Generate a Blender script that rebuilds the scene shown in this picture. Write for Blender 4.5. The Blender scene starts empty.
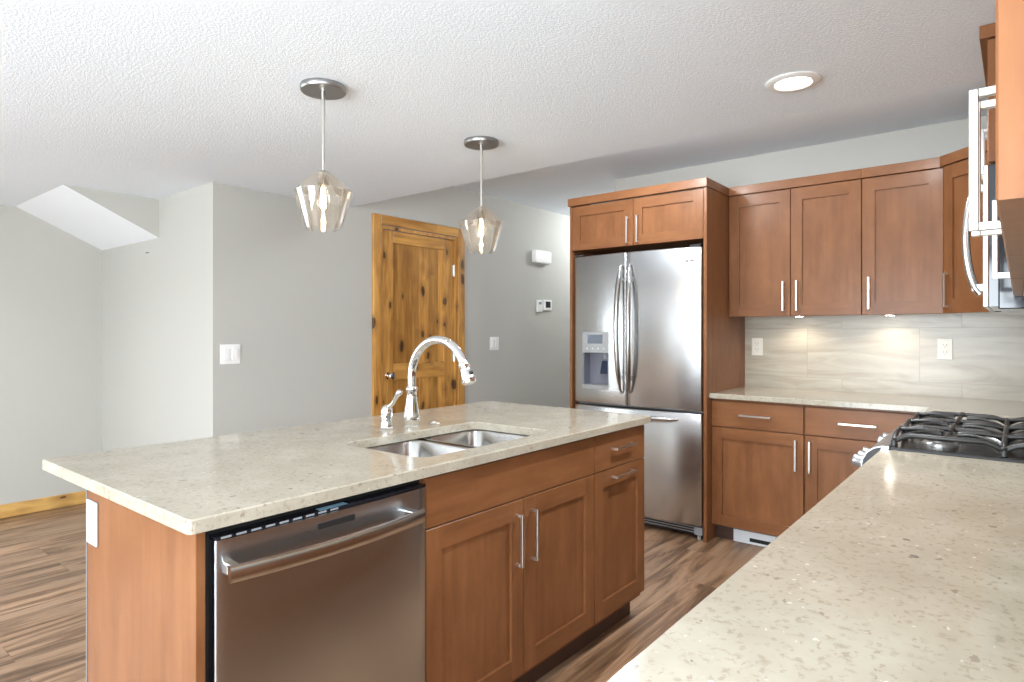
import bpy, bmesh, math, random
from mathutils import Vector, Matrix
random.seed(7)
S = bpy.context.scene
C = S.collection

# ------------------------------------------------------------------ camera, world, light, exposure
cam_d = bpy.data.cameras.new('camera')
cam = bpy.data.objects.new('camera', cam_d); C.objects.link(cam)
cam_d.sensor_width = 36.0
cam_d.lens = 627.0 / 1024.0 * 36.0
cam_d.shift_y = -9.0 / 1024.0
cam_d.clip_start = 0.02
cam.location = (0, 0, 1.30)
cam.rotation_euler = (math.pi / 2, 0, math.atan2(508, 627))
S.camera = cam

S.view_settings.view_transform = 'Standard'
S.view_settings.look = 'None'
S.view_settings.gamma = 1.0
S.view_settings.use_curve_mapping = False
S.view_settings.exposure = 0.34
S.cycles.max_bounces = 10
S.cycles.diffuse_bounces = 6
S.cycles.glossy_bounces = 6
S.cycles.transparent_max_bounces = 12
S.cycles.sample_clamp_indirect = 6.0

W = bpy.data.worlds.new('daylight'); S.world = W; W.use_nodes = True
W.node_tree.nodes['Background'].inputs[0].default_value = (0.80, 0.90, 1.0, 1)
W.node_tree.nodes['Background'].inputs[1].default_value = 1.2

CAN_W, CAN_POW = (0.95, 0.98, 1.0), 22.0
DOME = 20.0

def area(name, loc, rot, sx, sy, power, col):
    d = bpy.data.lights.new(name, 'AREA'); d.shape = 'RECTANGLE'
    d.size, d.size_y, d.energy, d.color = sx, sy, power, col
    o = bpy.data.objects.new(name, d); C.objects.link(o)
    o.location, o.rotation_euler = loc, rot
    return o
# added daylight fill panels, set in invented openings out of view
DAY = (0.84, 0.925, 1.0)
area('rear_right_fill', (-1.15, -3.66, 1.06), (math.pi / 2, 0, 0), 2.5, 2.0, 280, DAY)
area('rear_left_fill', (-3.45, -3.66, 1.45), (math.pi / 2, 0, 0), 0.9, 1.2, 6, DAY)
area('left_wall_fill', (-5.62, -1.6, 1.40), (math.pi / 2, 0, -math.pi / 2), 2.0, 1.4, 140, DAY)
area('right_wall_fill', (0.38, -0.55, 1.53), (math.pi / 2, 0, math.pi / 2), 1.7, 0.8, 62, DAY)

def lamp(name, kind, loc, power, col, size=0.04, rot=(0, 0, 0), parent=None, **kw):
    d = bpy.data.lights.new(name, kind); d.energy, d.color = power, col
    if kind == 'SPOT': d.shadow_soft_size = size; d.spot_size = kw.get('cone', 2.4); d.spot_blend = 0.6
    elif kind == 'POINT': d.shadow_soft_size = size
    elif kind == 'AREA': d.shape = 'DISK'; d.size = size
    o = bpy.data.objects.new(name, d); C.objects.link(o)
    if parent: o.parent = parent; loc = Vector(loc) - parent.location
    o.location, o.rotation_euler = loc, rot
    return o

# ------------------------------------------------------------------ material helpers
class NT:
    def __init__(s, name):
        s.m = bpy.data.materials.new(name); s.m.use_nodes = True
        s.t = s.m.node_tree; s.n = s.t.nodes
        s.b = s.n['Principled BSDF']; s.out = s.n['Material Output']
    def node(s, typ, **kw):
        x = s.n.new(typ)
        for k, v in kw.items(): setattr(x, k, v)
        return x
    def link(s, a, b): s.t.links.new(a, b)
    def set(s, **kw):
        for k, v in kw.items(): s.b.inputs[k.replace('_', ' ')].default_value = v
    def coord(s, scale=(1, 1, 1), loc=(0, 0, 0), rot=(0, 0, 0), which='Object'):
        tc = s.node('ShaderNodeTexCoord'); mp = s.node('ShaderNodeMapping')
        mp.inputs['Scale'].default_value = scale; mp.inputs['Location'].default_value = loc
        mp.inputs['Rotation'].default_value = rot
        s.link(tc.outputs[which], mp.inputs[0]); return mp.outputs[0]
    def noise(s, vec, scale, detail=4, rough=0.55, dist=0.0):
        x = s.node('ShaderNodeTexNoise'); x.inputs['Scale'].default_value = scale
        x.inputs['Detail'].default_value = detail; x.inputs['Roughness'].default_value = rough
        x.inputs['Distortion'].default_value = dist
        s.link(vec, x.inputs['Vector']); return x.outputs['Fac']
    def ramp(s, fac, stops):
        x = s.node('ShaderNodeValToRGB'); e = x.color_ramp.elements
        while len(e) < len(stops): e.new(0.5)
        for i, (p, c) in enumerate(stops): e[i].position = p; e[i].color = tuple(c) + (1,) if len(c) == 3 else c
        s.link(fac, x.inputs[0]); return x.outputs[0]
    def mix(s, fac, a, b, mode='MIX'):
        x = s.node('ShaderNodeMix', data_type='RGBA', blend_type=mode)
        for sock, v in ((x.inputs[0], fac), (x.inputs[6], a), (x.inputs[7], b)):
            if hasattr(v, 'is_linked'): s.link(v, sock)
            else: sock.default_value = v if isinstance(v, (int, float)) else (tuple(v) + (1,))
        return x.outputs[2]
    def math(s, op, a, b=0.0, c=0.0):
        x = s.node('ShaderNodeMath', operation=op)
        for sock, v in zip(x.inputs, (a, b, c)):
            if hasattr(v, 'is_linked'): s.link(v, sock)
            else: sock.default_value = v
        return x.outputs[0]
    def bump(s, h, strength=0.2, dist=0.01):
        x = s.node('ShaderNodeBump'); x.inputs['Strength'].default_value = strength
        x.inputs['Distance'].default_value = dist
        s.link(h, x.inputs['Height']); s.link(x.outputs[0], s.b.inputs['Normal'])

def flat(name, col, rough=0.5, metal=0.0, **kw):
    t = NT(name); t.set(Base_Color=tuple(col) + (1,), Roughness=rough, Metallic=metal, **kw); return t.m

def wood(name, axis, lo, mid, hi, rough=0.36):
    t = NT(name)
    sc = {'x': (0.9, 14, 14), 'y': (14, 0.9, 14), 'z': (14, 14, 0.9)}[axis]
    v = t.coord(sc); g = t.noise(v, 2.4, 6, 0.6, 0.4)
    v2 = t.coord({'x': (1, 2.4, 2.4), 'y': (2.4, 1, 2.4), 'z': (2.4, 2.4, 1)}[axis]); b = t.noise(v2, 3.6, 5, 0.62)
    f = t.math('ADD', t.math('MULTIPLY', g, 0.38), t.math('MULTIPLY', b, 0.62))
    c = t.ramp(f, [(0.28, lo), (0.5, mid), (0.72, hi)])
    t.link(c, t.b.inputs['Base Color'])
    t.set(Roughness=rough, Coat_Weight=0.05, Coat_Roughness=0.12, Specular_IOR_Level=0.22)
    t.bump(g, 0.04, 0.002)
    return t.m

WL, WM, WH = (0.148, 0.057, 0.021), (0.210, 0.085, 0.033), (0.272, 0.117, 0.048)
M = {}
for a in 'xyz': M['wood_' + a] = wood('stained_maple_' + a, a, WL, WM, WH)
M['toe'] = flat('toe_kick_laminate', (0.075, 0.04, 0.025), 0.6)
M['carcass'] = flat('cabinet_interior_maple', (0.80, 0.58, 0.25), 0.5)

def paint(name, col, bump=0.05):
    t = NT(name); t.set(Base_Color=tuple(col) + (1,), Roughness=0.75)
    n = t.noise(t.coord(), 160, 2); t.bump(n, bump, 0.002); return t.m
M['wall'] = paint('greige_wall_paint', (0.465, 0.457, 0.42))

def ceiling_mat():
    t = NT('textured_white_ceiling')
    v = t.coord(); n = t.noise(v, 120, 3, 0.6, 0.3); n2 = t.noise(v, 260, 2)
    h = t.math('ADD', t.ramp(n, [(0.42, (0, 0, 0)), (0.60, (1, 1, 1))]), t.math('MULTIPLY', n2, 0.5))
    t.set(Base_Color=(0.81, 0.87, 0.935, 1), Roughness=0.9)
    t.bump(h, 0.32, 0.003); return t.m
M['ceiling'] = ceiling_mat()
M['white_paint'] = paint('white_soffit_paint', (0.83, 0.86, 0.90))

def floor_mat():
    t = NT('walnut_plank_floor')
    v = t.coord(rot=(0, 0, math.pi / 2), loc=(0.687, 0.035, 0))
    br = t.node('ShaderNodeTexBrick'); br.offset = 0.37; br.offset_frequency = 2
    br.inputs['Scale'].default_value = 1.0; br.inputs['Brick Width'].default_value = 1.22
    br.inputs['Row Height'].default_value = 0.19; br.inputs['Mortar Size'].default_value = 0.0012
    br.inputs['Color1'].default_value = (0.0, 0.0, 0.0, 1); br.inputs['Color2'].default_value = (1, 1, 1, 1)
    br.inputs['Mortar'].default_value = (0.5, 0.5, 0.5, 1)
    t.link(v, br.inputs['Vector'])
    off = t.node('ShaderNodeVectorMath', operation='MULTIPLY_ADD')
    t.link(br.outputs['Color'], off.inputs[0]); off.inputs[1].default_value = (7.3, 3.1, 5.7)
    mp = t.coord((6.5, 0.6, 6.5)); t.link(mp, off.inputs[2])
    g = t.noise(off.outputs[0], 1.7, 7, 0.62, 1.2)
    fine = t.noise(t.coord((90, 3, 90)), 1.5, 4)
    f = t.math('ADD', t.math('MULTIPLY', g, 0.85), t.math('MULTIPLY', fine, 0.15))
    c = t.ramp(f, [(0.30, (0.060, 0.030, 0.015)), (0.44, (0.185, 0.102, 0.054)), (0.54, (0.37, 0.225, 0.132)), (0.74, (0.52, 0.35, 0.225))])
    tone = t.mix(br.outputs['Color'], (0.80, 0.80, 0.80), (1.12, 1.10, 1.08))
    c = t.mix(1.0, c, tone, 'MULTIPLY')
    c = t.mix(t.math('MULTIPLY', br.outputs['Fac'], 0.55), c, (0.07, 0.045, 0.03))
    t.link(c, t.b.inputs['Base Color']); t.set(Roughness=0.38); t.bump(f, 0.05, 0.003)
    return t.m
M['floor'] = floor_mat()

def quartz_mat():
    t = NT('beige_quartz')
    v = t.coord()
    base = t.ramp(t.noise(v, 7, 5), [(0.32, (0.375, 0.332, 0.26)), (0.55, (0.422, 0.380, 0.302)), (0.72, (0.465, 0.422, 0.345))])
    fine = t.ramp(t.noise(v, 75, 4, 0.65), [(0.33, (0.45, 0.375, 0.29)), (0.46, (1, 1, 1))])
    c = t.mix(0.38, base, fine, 'MULTIPLY')
    def specks(scale, keep, size, col, c, stretch=(1, 1, 1)):
        vo = t.node('ShaderNodeTexVoronoi'); vo.inputs['Scale'].default_value = scale
        wob = t.node('ShaderNodeVectorMath', operation='MULTIPLY_ADD')
        ns = t.node('ShaderNodeTexNoise'); ns.inputs['Scale'].default_value = scale * 1.6
        t.link(v, ns.inputs['Vector']); t.link(ns.outputs['Color'], wob.inputs[0])
        wob.inputs[1].default_value = (0.012,) * 3; t.link(t.coord(stretch), wob.inputs[2])
        t.link(wob.outputs[0], vo.inputs['Vector'])
        sep = t.node('ShaderNodeSeparateColor'); t.link(vo.outputs['Color'], sep.inputs[0])
        k = t.math('GREATER_THAN', sep.outputs[0], keep)
        d = t.math('LESS_THAN', vo.outputs['Distance'], t.math('MULTIPLY', sep.outputs[1], size))
        return t.mix(t.math('MULTIPLY', t.math('MULTIPLY', k, d), 0.75), c, col)
    c = specks(105, 0.62, 0.44, (0.32, 0.265, 0.205), c, (1.0, 0.6, 1))
    c = specks(60, 0.86, 0.36, (0.25, 0.20, 0.155), c, (1, 0.6, 1))
    c = specks(45, 0.965, 0.30, (0.14, 0.115, 0.10), c, (1, 0.7, 1))
    c = specks(110, 0.93, 0.38, (0.66, 0.61, 0.53), c)
    t.link(c, t.b.inputs['Base Color']); t.set(Roughness=0.12, Specular_IOR_Level=0.38)
    return t.m
M['quartz'] = quartz_mat()

def tile_mat():
    t = NT('veined_stone_tile')
    tc = t.node('ShaderNodeTexCoord'); sep = t.node('ShaderNodeSeparateXYZ'); t.link(tc.outputs['Object'], sep.inputs[0])
    cmb = t.node('ShaderNodeCombineXYZ')
    # object origin is the middle of the bottom edge of the tiled wall
    t.link(t.math('ADD', sep.outputs[0], -0.60 + 0.886 + 0.626 * 4), cmb.inputs[0]); t.link(t.math('ADD', sep.outputs[2], 0.885 - 0.677 + 0.324 * 3), cmb.inputs[1])
    br = t.node('ShaderNodeTexBrick'); br.offset = 0.33; br.offset_frequency = 2
    for k, x in (('Scale', 1.0), ('Brick Width', 0.626), ('Row Height', 0.324), ('Mortar Size', 0.0018), ('Mortar Smooth', 0.1)): br.inputs[k].default_value = x
    br.inputs['Color1'].default_value = (0, 0, 0, 1); br.inputs['Color2'].default_value = (1, 1, 1, 1)
    t.link(cmb.outputs[0], br.inputs['Vector'])
    off = t.node('ShaderNodeVectorMath', operation='MULTIPLY_ADD'); t.link(br.outputs['Color'], off.inputs[0])
    off.inputs[1].default_value = (5.1, 3.3, 8.7); t.link(t.coord((1.3, 1, 9)), off.inputs[2])
    g = t.noise(off.outputs[0], 1.3, 7, 0.60, 1.5)
    c = t.ramp(g, [(0.28, (0.275, 0.225, 0.165)), (0.43, (0.365, 0.318, 0.245)), (0.55, (0.415, 0.370, 0.292)), (0.75, (0.48, 0.435, 0.352))])
    c = t.mix(br.outputs['Fac'], c, (0.315, 0.275, 0.22))
    t.link(c, t.b.inputs['Base Color']); t.set(Roughness=0.3)
    t.bump(t.math('MULTIPLY', br.outputs['Fac'], -1.0), 0.3, 0.002)
    return t.m
M['tile'] = tile_mat()

def knotty(name, axis, boards=True, light=1.0, lo=(0.33, 0.135, 0.026), hi=(0.68, 0.36, 0.09)):
    t = NT(name)
    sc = {'z': (9, 9, 0.8), 'y': (9, 0.8, 9), 'x': (0.8, 9, 9)}[axis]
    tc = t.node('ShaderNodeTexCoord'); sep = t.node('ShaderNodeSeparateXYZ'); t.link(tc.outputs['Object'], sep.inputs[0])
    g = t.noise(t.coord(sc), 2.2, 6, 0.6, 1.0)
    c = t.ramp(g, [(0.28, lo), (0.5, tuple((a + b) / 2 for a, b in zip(lo, hi))), (0.72, hi)])
    if boards:
        wn = t.node('ShaderNodeTexWhiteNoise', noise_dimensions='1D')
        t.link(t.math('FLOOR', t.math('MULTIPLY', sep.outputs[1], 9.3)), wn.inputs['W'])
        c = t.mix(1.0, c, t.mix(wn.outputs['Value'], (0.66, 0.62, 0.56), (1.25, 1.25, 1.22)), 'MULTIPLY')
    ks = {'z': (0, 12.5, 5.6), 'y': (0, 5.6, 12.5), 'x': (5.6, 0, 12.5)}[axis]
    wob = t.node('ShaderNodeVectorMath', operation='MULTIPLY_ADD')
    ns = t.node('ShaderNodeTexNoise'); ns.inputs['Scale'].default_value = 9; t.link(tc.outputs['Object'], ns.inputs['Vector'])
    t.link(ns.outputs['Color'], wob.inputs[0]); wob.inputs[1].default_value = (0.0, 0.3, 0.3) if axis != 'x' else (0.3, 0.0, 0.3); t.link(t.coord(ks), wob.inputs[2])
    vo = t.node('ShaderNodeTexVoronoi'); vo.inputs['Scale'].default_value = 1.0; t.link(wob.outputs[0], vo.inputs['Vector'])
    s2 = t.node('ShaderNodeSeparateColor'); t.link(vo.outputs['Color'], s2.inputs[0])
    size = t.math('MULTIPLY', t.math('GREATER_THAN', s2.outputs[0], 0.16), t.math('ADD', 0.12, t.math('MULTIPLY', s2.outputs[1], 0.26)))
    k = t.math('DIVIDE', vo.outputs['Distance'], t.math('MAXIMUM', size, 0.001))
    halo = t.ramp(k, [(0.6, (1, 1, 1)), (1.9, (0, 0, 0))]) if False else t.math('SUBTRACT', 1.0, t.math('SMOOTH_MIN', t.math('DIVIDE', k, 1.9), 1.0, 0.1))
    core = t.math('LESS_THAN', k, 0.72)
    halo = t.math('MULTIPLY', t.math('MAXIMUM', halo, 0.0), 0.75)
    c = t.mix(halo, c, (0.13, 0.045, 0.012)); c = t.mix(t.math('MULTIPLY', core, 0.8), c, (0.035, 0.014, 0.006))
    t.link(c, t.b.inputs['Base Color']); t.set(Roughness=0.34, Coat_Weight=0.2, Coat_Roughness=0.15)
    return t.m
M['alder'] = knotty('knotty_alder_upright', 'z')
M['alder_y'] = knotty('knotty_alder_rail', 'y', False)
M['alder_z'] = knotty('knotty_alder_trim', 'z', False)
M['pine_y'] = knotty('golden_pine_y', 'y', False, lo=(0.50, 0.27, 0.075), hi=(0.68, 0.42, 0.14))
M['pine_x'] = knotty('golden_pine_x', 'x', False, lo=(0.50, 0.27, 0.075), hi=(0.68, 0.42, 0.14))
M['pine_z'] = knotty('golden_pine_z', 'z', False, lo=(0.50, 0.27, 0.075), hi=(0.68, 0.42, 0.14))

def steel(name, col=(0.56, 0.545, 0.52), rough=0.24, sc=(3, 3, 220), bump=0.012, aniso=0.0):
    t = NT(name); t.set(Base_Color=tuple(col) + (1,), Metallic=1.0)
    n = t.noise(t.coord(sc), 1.0, 3)
    t.set(Roughness=rough)
    c = t.mix(n, tuple(x * 0.95 for x in col), tuple(min(x * 1.05, 1.0) for x in col)); t.link(c, t.b.inputs['Base Color'])
    if aniso:
        tg = t.node('ShaderNodeTangent', direction_type='RADIAL', axis='Z'); t.link(tg.outputs[0], t.b.inputs['Tangent'])
        t.set(Anisotropic=aniso, Anisotropic_Rotation=0.25)
    return t.m
M['steel'] = steel('brushed_stainless', (0.60, 0.605, 0.605), 0.25, bump=0, aniso=0.7)
M['steel_cool'] = steel('cool_stainless', (0.56, 0.60, 0.635), 0.24, bump=0, aniso=0.6)
M['steel_plain'] = steel('plain_stainless', (0.58, 0.575, 0.56), 0.22, bump=0)
M['steel_handle'] = steel('polished_handle_steel', (0.44, 0.43, 0.415), 0.18)
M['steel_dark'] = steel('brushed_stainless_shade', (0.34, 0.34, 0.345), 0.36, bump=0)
M['sink'] = steel('satin_sink_steel', (0.55, 0.545, 0.53), 0.24, (60, 60, 60), 0)
M['nickel'] = flat('satin_nickel', (0.70, 0.68, 0.64), 0.28, 1.0)
M['chrome'] = flat('polished_chrome', (0.86, 0.86, 0.86), 0.05, 1.0)
M['canopy'] = flat('brushed_canopy_metal', (0.36, 0.35, 0.34), 0.36, 1.0)
M['black'] = flat('black_plastic', (0.012, 0.012, 0.013), 0.45)
M['black_glass'] = flat('black_glass', (0.010, 0.012, 0.018), 0.08)
M['iron'] = flat('matt_cast_iron', (0.028, 0.027, 0.026), 0.36)
M['enamel'] = flat('black_cooktop_enamel', (0.03, 0.03, 0.03), 0.22)
M['burner'] = flat('burner_aluminium', (0.50, 0.49, 0.47), 0.35, 0.9)
M['white'] = flat('white_plastic', (0.82, 0.82, 0.80), 0.35)
M['cool_cast'] = flat('white_plastic_cool_cast', (0.47, 0.52, 0.56), 0.4, Specular_IOR_Level=0.2)  # white plastic dimmed and blued; the cool cast of the light is in the colour
M['ivory'] = flat('almond_plastic', (0.74, 0.70, 0.61), 0.35)
M['white_metal'] = flat('white_enamel_metal', (0.80, 0.83, 0.86), 0.4)
M['grey_plastic'] = flat('grey_plastic', (0.30, 0.31, 0.33), 0.4)
M['silver_plastic'] = flat('silver_plastic', (0.33, 0.33, 0.33), 0.34, 0.6)
M['navy'] = flat('dark_blue_display', (0.012, 0.02, 0.045), 0.12)
M['cyan'] = flat('pale_blue_print', (0.25, 0.45, 0.60), 0.4)
M['nook'] = flat('pale_grey_nook_plastic', (0.16, 0.165, 0.20), 0.3)
M['dark_hole'] = flat('unlit_slot', (0.01, 0.01, 0.01), 0.8)
M['brass'] = flat('aged_socket_metal', (0.60, 0.55, 0.48), 0.25, 1.0)

def emit(name, col, s):
    t = NT(name); t.set(Base_Color=tuple(col) + (1,), Emission_Color=tuple(col) + (1,), Emission_Strength=s); return t.m
M['led'] = emit('led_diffuser', (1.0, 0.97, 0.92), 6.0)
M['puck'] = emit('puck_light_diffuser', (1.0, 0.93, 0.82), 38.0)
M['filament'] = emit('glowing_filament', (1.0, 0.80, 0.55), 40.0)

def thin_glass(name, tint, gloss, ior=1.45, tr=1.0):
    t = NT(name); t.n.remove(t.b)
    g = t.node('ShaderNodeBsdfGlossy'); g.inputs['Roughness'].default_value = 0.03; g.inputs['Color'].default_value = (1, 1, 1, 1)
    tp = t.node('ShaderNodeBsdfTransparent'); tp.inputs['Color'].default_value = tuple(tint) + (1,)
    fr = t.node('ShaderNodeFresnel'); fr.inputs['IOR'].default_value = ior
    mx = t.node('ShaderNodeMixShader')
    t.link(t.math('MINIMUM', t.math('MULTIPLY', fr.outputs[0], gloss), 0.85), mx.inputs[0])
    t.link(tp.outputs[0], mx.inputs[1]); t.link(g.outputs[0], mx.inputs[2]); t.link(mx.outputs[0], t.out.inputs[0])
    return t.m
def lustre(m, amt):
    t = m.node_tree; out = t.nodes['Material Output']; src = out.inputs[0].links[0].from_socket
    tr = t.nodes.new('ShaderNodeBsdfTranslucent'); tr.inputs['Color'].default_value = (1, 0.97, 0.93, 1)
    mx = t.nodes.new('ShaderNodeMixShader'); mx.inputs[0].default_value = amt
    t.links.new(src, mx.inputs[1]); t.links.new(tr.outputs[0], mx.inputs[2]); t.links.new(mx.outputs[0], out.inputs[0])
    return m
M['shade_glass'] = thin_glass('champagne_glass', (0.992, 0.98, 0.96), 1.1)
M['bulb_glass'] = thin_glass('clear_bulb_glass', (0.99, 0.96, 0.90), 1.0)
lustre(M['shade_glass'], 0.014)
M['pane'] = thin_glass('window_glass', (0.98, 0.99, 0.99), 1.0)

# ------------------------------------------------------------------ mesh helpers (all coordinates are world metres)
BASE = {}
class MB:
    def __init__(s): s.v, s.f, s.m, s.keep = [], [], [], False
    def pt(s, p): s.v.append(Vector(p)); return len(s.v) - 1
    def face(s, pts, mi=0, n=None):
        pts = [Vector(p) for p in pts]
        if n is not None:
            nn = Vector((0, 0, 0))
            for i in range(len(pts)):
                a, b = pts[i], pts[(i + 1) % len(pts)]
                nn += a.cross(b)
            if nn.dot(Vector(n)) < 0: pts.reverse()
        s.f.append([s.pt(p) for p in pts]); s.m.append(mi)
    def box(s, p0, p1, mi=0):
        x0, y0, z0 = (min(a, b) for a, b in zip(p0, p1)); x1, y1, z1 = (max(a, b) for a, b in zip(p0, p1))
        i = [s.pt(p) for p in ((x0, y0, z0), (x1, y0, z0), (x1, y1, z0), (x0, y1, z0), (x0, y0, z1), (x1, y0, z1), (x1, y1, z1), (x0, y1, z1))]
        for q in ((3, 2, 1, 0), (4, 5, 6, 7), (0, 1, 5, 4), (1, 2, 6, 5), (2, 3, 7, 6), (3, 0, 4, 7)):
            s.f.append([i[k] for k in q]); s.m.append(mi)
        return s
    def prism(s, poly, fn, d0, d1, mi=0):
        """poly of 2D points; fn(a, b, d) gives the 3D point"""
        n = len(poly); A = [s.pt(fn(a, b, d0)) for a, b in poly]; B = [s.pt(fn(a, b, d1)) for a, b in poly]
        s.f += [A[::-1], B]; s.m += [mi, mi]
        for i in range(n):
            j = (i + 1) % n; s.f.append([A[i], A[j], B[j], B[i]]); s.m.append(mi)
        return s
    def loft(s, rings, mi=0, cap=True, closed=True):
        R = [[s.pt(p) for p in r] for r in rings]; n = len(R[0])
        for a, b in zip(R, R[1:]):
            for i in range(n if closed else n - 1):
                j = (i + 1) % n; s.f.append([a[i], a[j], b[j], b[i]]); s.m.append(mi)
        if cap: s.f += [R[0][::-1], R[-1]]; s.m += [mi, mi]
        return s
    def tube(s, path, rad, n=10, mi=0, flat=1.0, up=None):
        P = [Vector(p) for p in path]; k = len(P)
        if not hasattr(rad, '__len__'): rad = [rad] * k
        T = []
        for i in range(k):
            t = (P[min(i + 1, k - 1)] - P[max(i - 1, 0)]); T.append(t.normalized())
        ref = Vector(up) if up else (Vector((0, 0, 1)) if abs(T[0].z) < 0.9 else Vector((1, 0, 0)))
        rings = []
        for i in range(k):
            u = (ref - T[i] * ref.dot(T[i]))
            if u.length < 1e-5: u = T[i].orthogonal()
            u.normalize(); w = T[i].cross(u); ref = u
            rings.append([P[i] + u * math.cos(2 * math.pi * j / n) * rad[i] * flat + w * math.sin(2 * math.pi * j / n) * rad[i] for j in range(n)])
        return s.loft(rings, mi)
    def lathe(s, prof, o, axis=(0, 0, 1), n=32, mi=0, cap=True):
        a = Vector(axis).normalized(); u = a.orthogonal().normalized(); w = a.cross(u); o = Vector(o)
        return s.loft([[o + a * z + (u * math.cos(2 * math.pi * j / n) + w * math.sin(2 * math.pi * j / n)) * max(r, 1e-4) for j in range(n)] for r, z in prof], mi, cap)
    def build(s, name, mats, parent=None, smooth=None, bevel=None, loc=None, fix=True):
        if not isinstance(mats, (list, tuple)): mats = [mats]
        if parent is not None: off = BASE[parent]
        elif loc is not None: off = Vector(loc)
        else:
            xs, ys, zs = zip(*s.v); off = Vector(((min(xs) + max(xs)) / 2, (min(ys) + max(ys)) / 2, min(zs)))
        me = bpy.data.meshes.new(name)
        me.from_pydata([tuple(p - off) for p in s.v], [], s.f)
        for p, mi in zip(me.polygons, s.m): p.material_index = mi
        for m in mats: me.materials.append(M[m])
        if fix:
            bm = bmesh.new(); bm.from_mesh(me); bmesh.ops.recalc_face_normals(bm, faces=bm.faces); bm.to_mesh(me); bm.free()
        if smooth:
            me.polygons.foreach_set('use_smooth', [True] * len(me.polygons)); me.set_sharp_from_angle(angle=math.radians(smooth))
        o = bpy.data.objects.new(name, me); C.objects.link(o)
        if parent is not None: o.parent = parent
        else: o.location = off
        BASE[o] = off
        if bevel:
            b = o.modifiers.new('bevel', 'BEVEL'); b.width = bevel; b.segments = 2; b.limit_method = 'ANGLE'; b.angle_limit = math.radians(40)
        return o

def box(p0, p1): return MB().box(p0, p1)
def tag(o, label, cat, group=None):
    o['label'] = label; o['category'] = cat
    if group: o['group'] = group
    return o
def thing(name, label, cat, loc, group=None):
    o = bpy.data.objects.new(name, None); C.objects.link(o); o.location = loc; BASE[o] = Vector(loc); o.empty_display_size = 0.05
    return tag(o, label, cat, group)
def structure(o): o['kind'] = 'structure'; return o
def copy_tree(o, delta, parent=None):
    c = o.copy(); C.objects.link(c)
    if parent is None: c.location = o.location + Vector(delta); BASE[c] = BASE[o] + Vector(delta)
    else: c.parent = parent
    for ch in list(o.children): copy_tree(ch, delta, c)
    return c
def rrect(x0, y0, x1, y1, r, n=6):
    P = []
    for cx, cy, a0 in ((x1 - r, y1 - r, 0), (x0 + r, y1 - r, 90), (x0 + r, y0 + r, 180), (x1 - r, y0 + r, 270)):
        for k in range(n + 1):
            a = math.radians(a0 + 90 * k / n); P.append((cx + r * math.cos(a), cy + r * math.sin(a)))
    return P

def shaker(parent, name, o, u, n, w, h, wood_h, stile=0.064, rail=0.068, th=0.02, rec=0.011, wood_v='wood_z'):
    """frame and panel door; o lower corner of its back plane, u along its width, n outward"""
    mb = MB(); o, u, n, Z = Vector(o), Vector(u), Vector(n), Vector((0, 0, 1)); c = 0.0018
    P = lambda a, z, d: o + u * a + Z * z + n * d
    mb.face([P(0, 0, 0), P(w, 0, 0), P(w, h, 0), P(0, h, 0)], 0, -n)
    out = [(0, 0), (w, 0), (w, h), (0, h)]; fr = [(c, c), (w - c, c), (w - c, h - c), (c, h - c)]
    inn = [(stile, rail), (w - stile, rail), (w - stile, h - rail), (stile, h - rail)]
    nr = [-Z, u, Z, -u]
    for i in range(4):
        j = (i + 1) % 4
        mb.face([P(*out[i], 0), P(*out[j], 0), P(*out[j], th - c), P(*out[i], th - c)], 0, nr[i])
        mb.face([P(*out[i], th - c), P(*out[j], th - c), P(*fr[j], th), P(*fr[i], th)], 0, nr[i] + n)
        mb.face([P(*inn[i], th), P(*inn[j], th), P(*inn[j], th - rec), P(*inn[i], th - rec)], 0, -nr[i])
    mb.face([P(c, c, th), P(stile, c, th), P(stile, h - c, th), P(c, h - c, th)], 0, n)
    mb.face([P(w - stile, c, th), P(w - c, c, th), P(w - c, h - c, th), P(w - stile, h - c, th)], 0, n)
    mb.face([P(stile, c, th), P(w - stile, c, th), P(w - stile, rail, th), P(stile, rail, th)], 1, n)
    mb.face([P(stile, h - rail, th), P(w - stile, h - rail, th), P(w - stile, h - c, th), P(stile, h - c, th)], 1, n)
    mb.face([P(*q, th - rec) for q in inn], 0, n)
    return mb.build(name, [wood_v, wood_h], parent, fix=False)

def slab(parent, name, o, u, n, w, h, mat, th=0.02):
    o, u, n = Vector(o), Vector(u), Vector(n)
    return MB().box(o, o + u * w + Vector((0, 0, h)) + n * th).build(name, mat, parent, bevel=0.0018)

def pull(parent, c, n, along, length=0.17, stand=0.030, t=0.0105):
    """square D-shaped bar pull: c centre on the door face, n outward, along the bar"""
    c, n, a = Vector(c), Vector(n), Vector(along).normalized(); b = a.cross(n)
    mb = MB(); h = t / 2
    def ob(p, q, r):  # oriented box: centre p, half sizes along (a, n, b)
        pts = [p + a * q[0] * i + n * q[1] * j + b * q[2] * k for k in (-1, 1) for j in (-1, 1) for i in (-1, 1)]
        ix = [mb.pt(x) for x in pts]
        for f in ((0, 2, 3, 1), (4, 5, 7, 6), (0, 1, 5, 4), (2, 6, 7, 3), (0, 4, 6, 2), (1, 3, 7, 5)): mb.f.append([ix[k] for k in f]); mb.m.append(0)
    ob(c + n * (stand - h), (length / 2, h, h), 0)
    for sg in (-1, 1): ob(c + a * sg * (length / 2 - h) + n * (stand - t) / 2, (h, (stand - t) / 2, h), 0)
    return mb.build('handle', 'nickel', parent, bevel=0.0012)

X, Y, Z = Vector((1, 0, 0)), Vector((0, 1, 0)), Vector((0, 0, 1))
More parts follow.
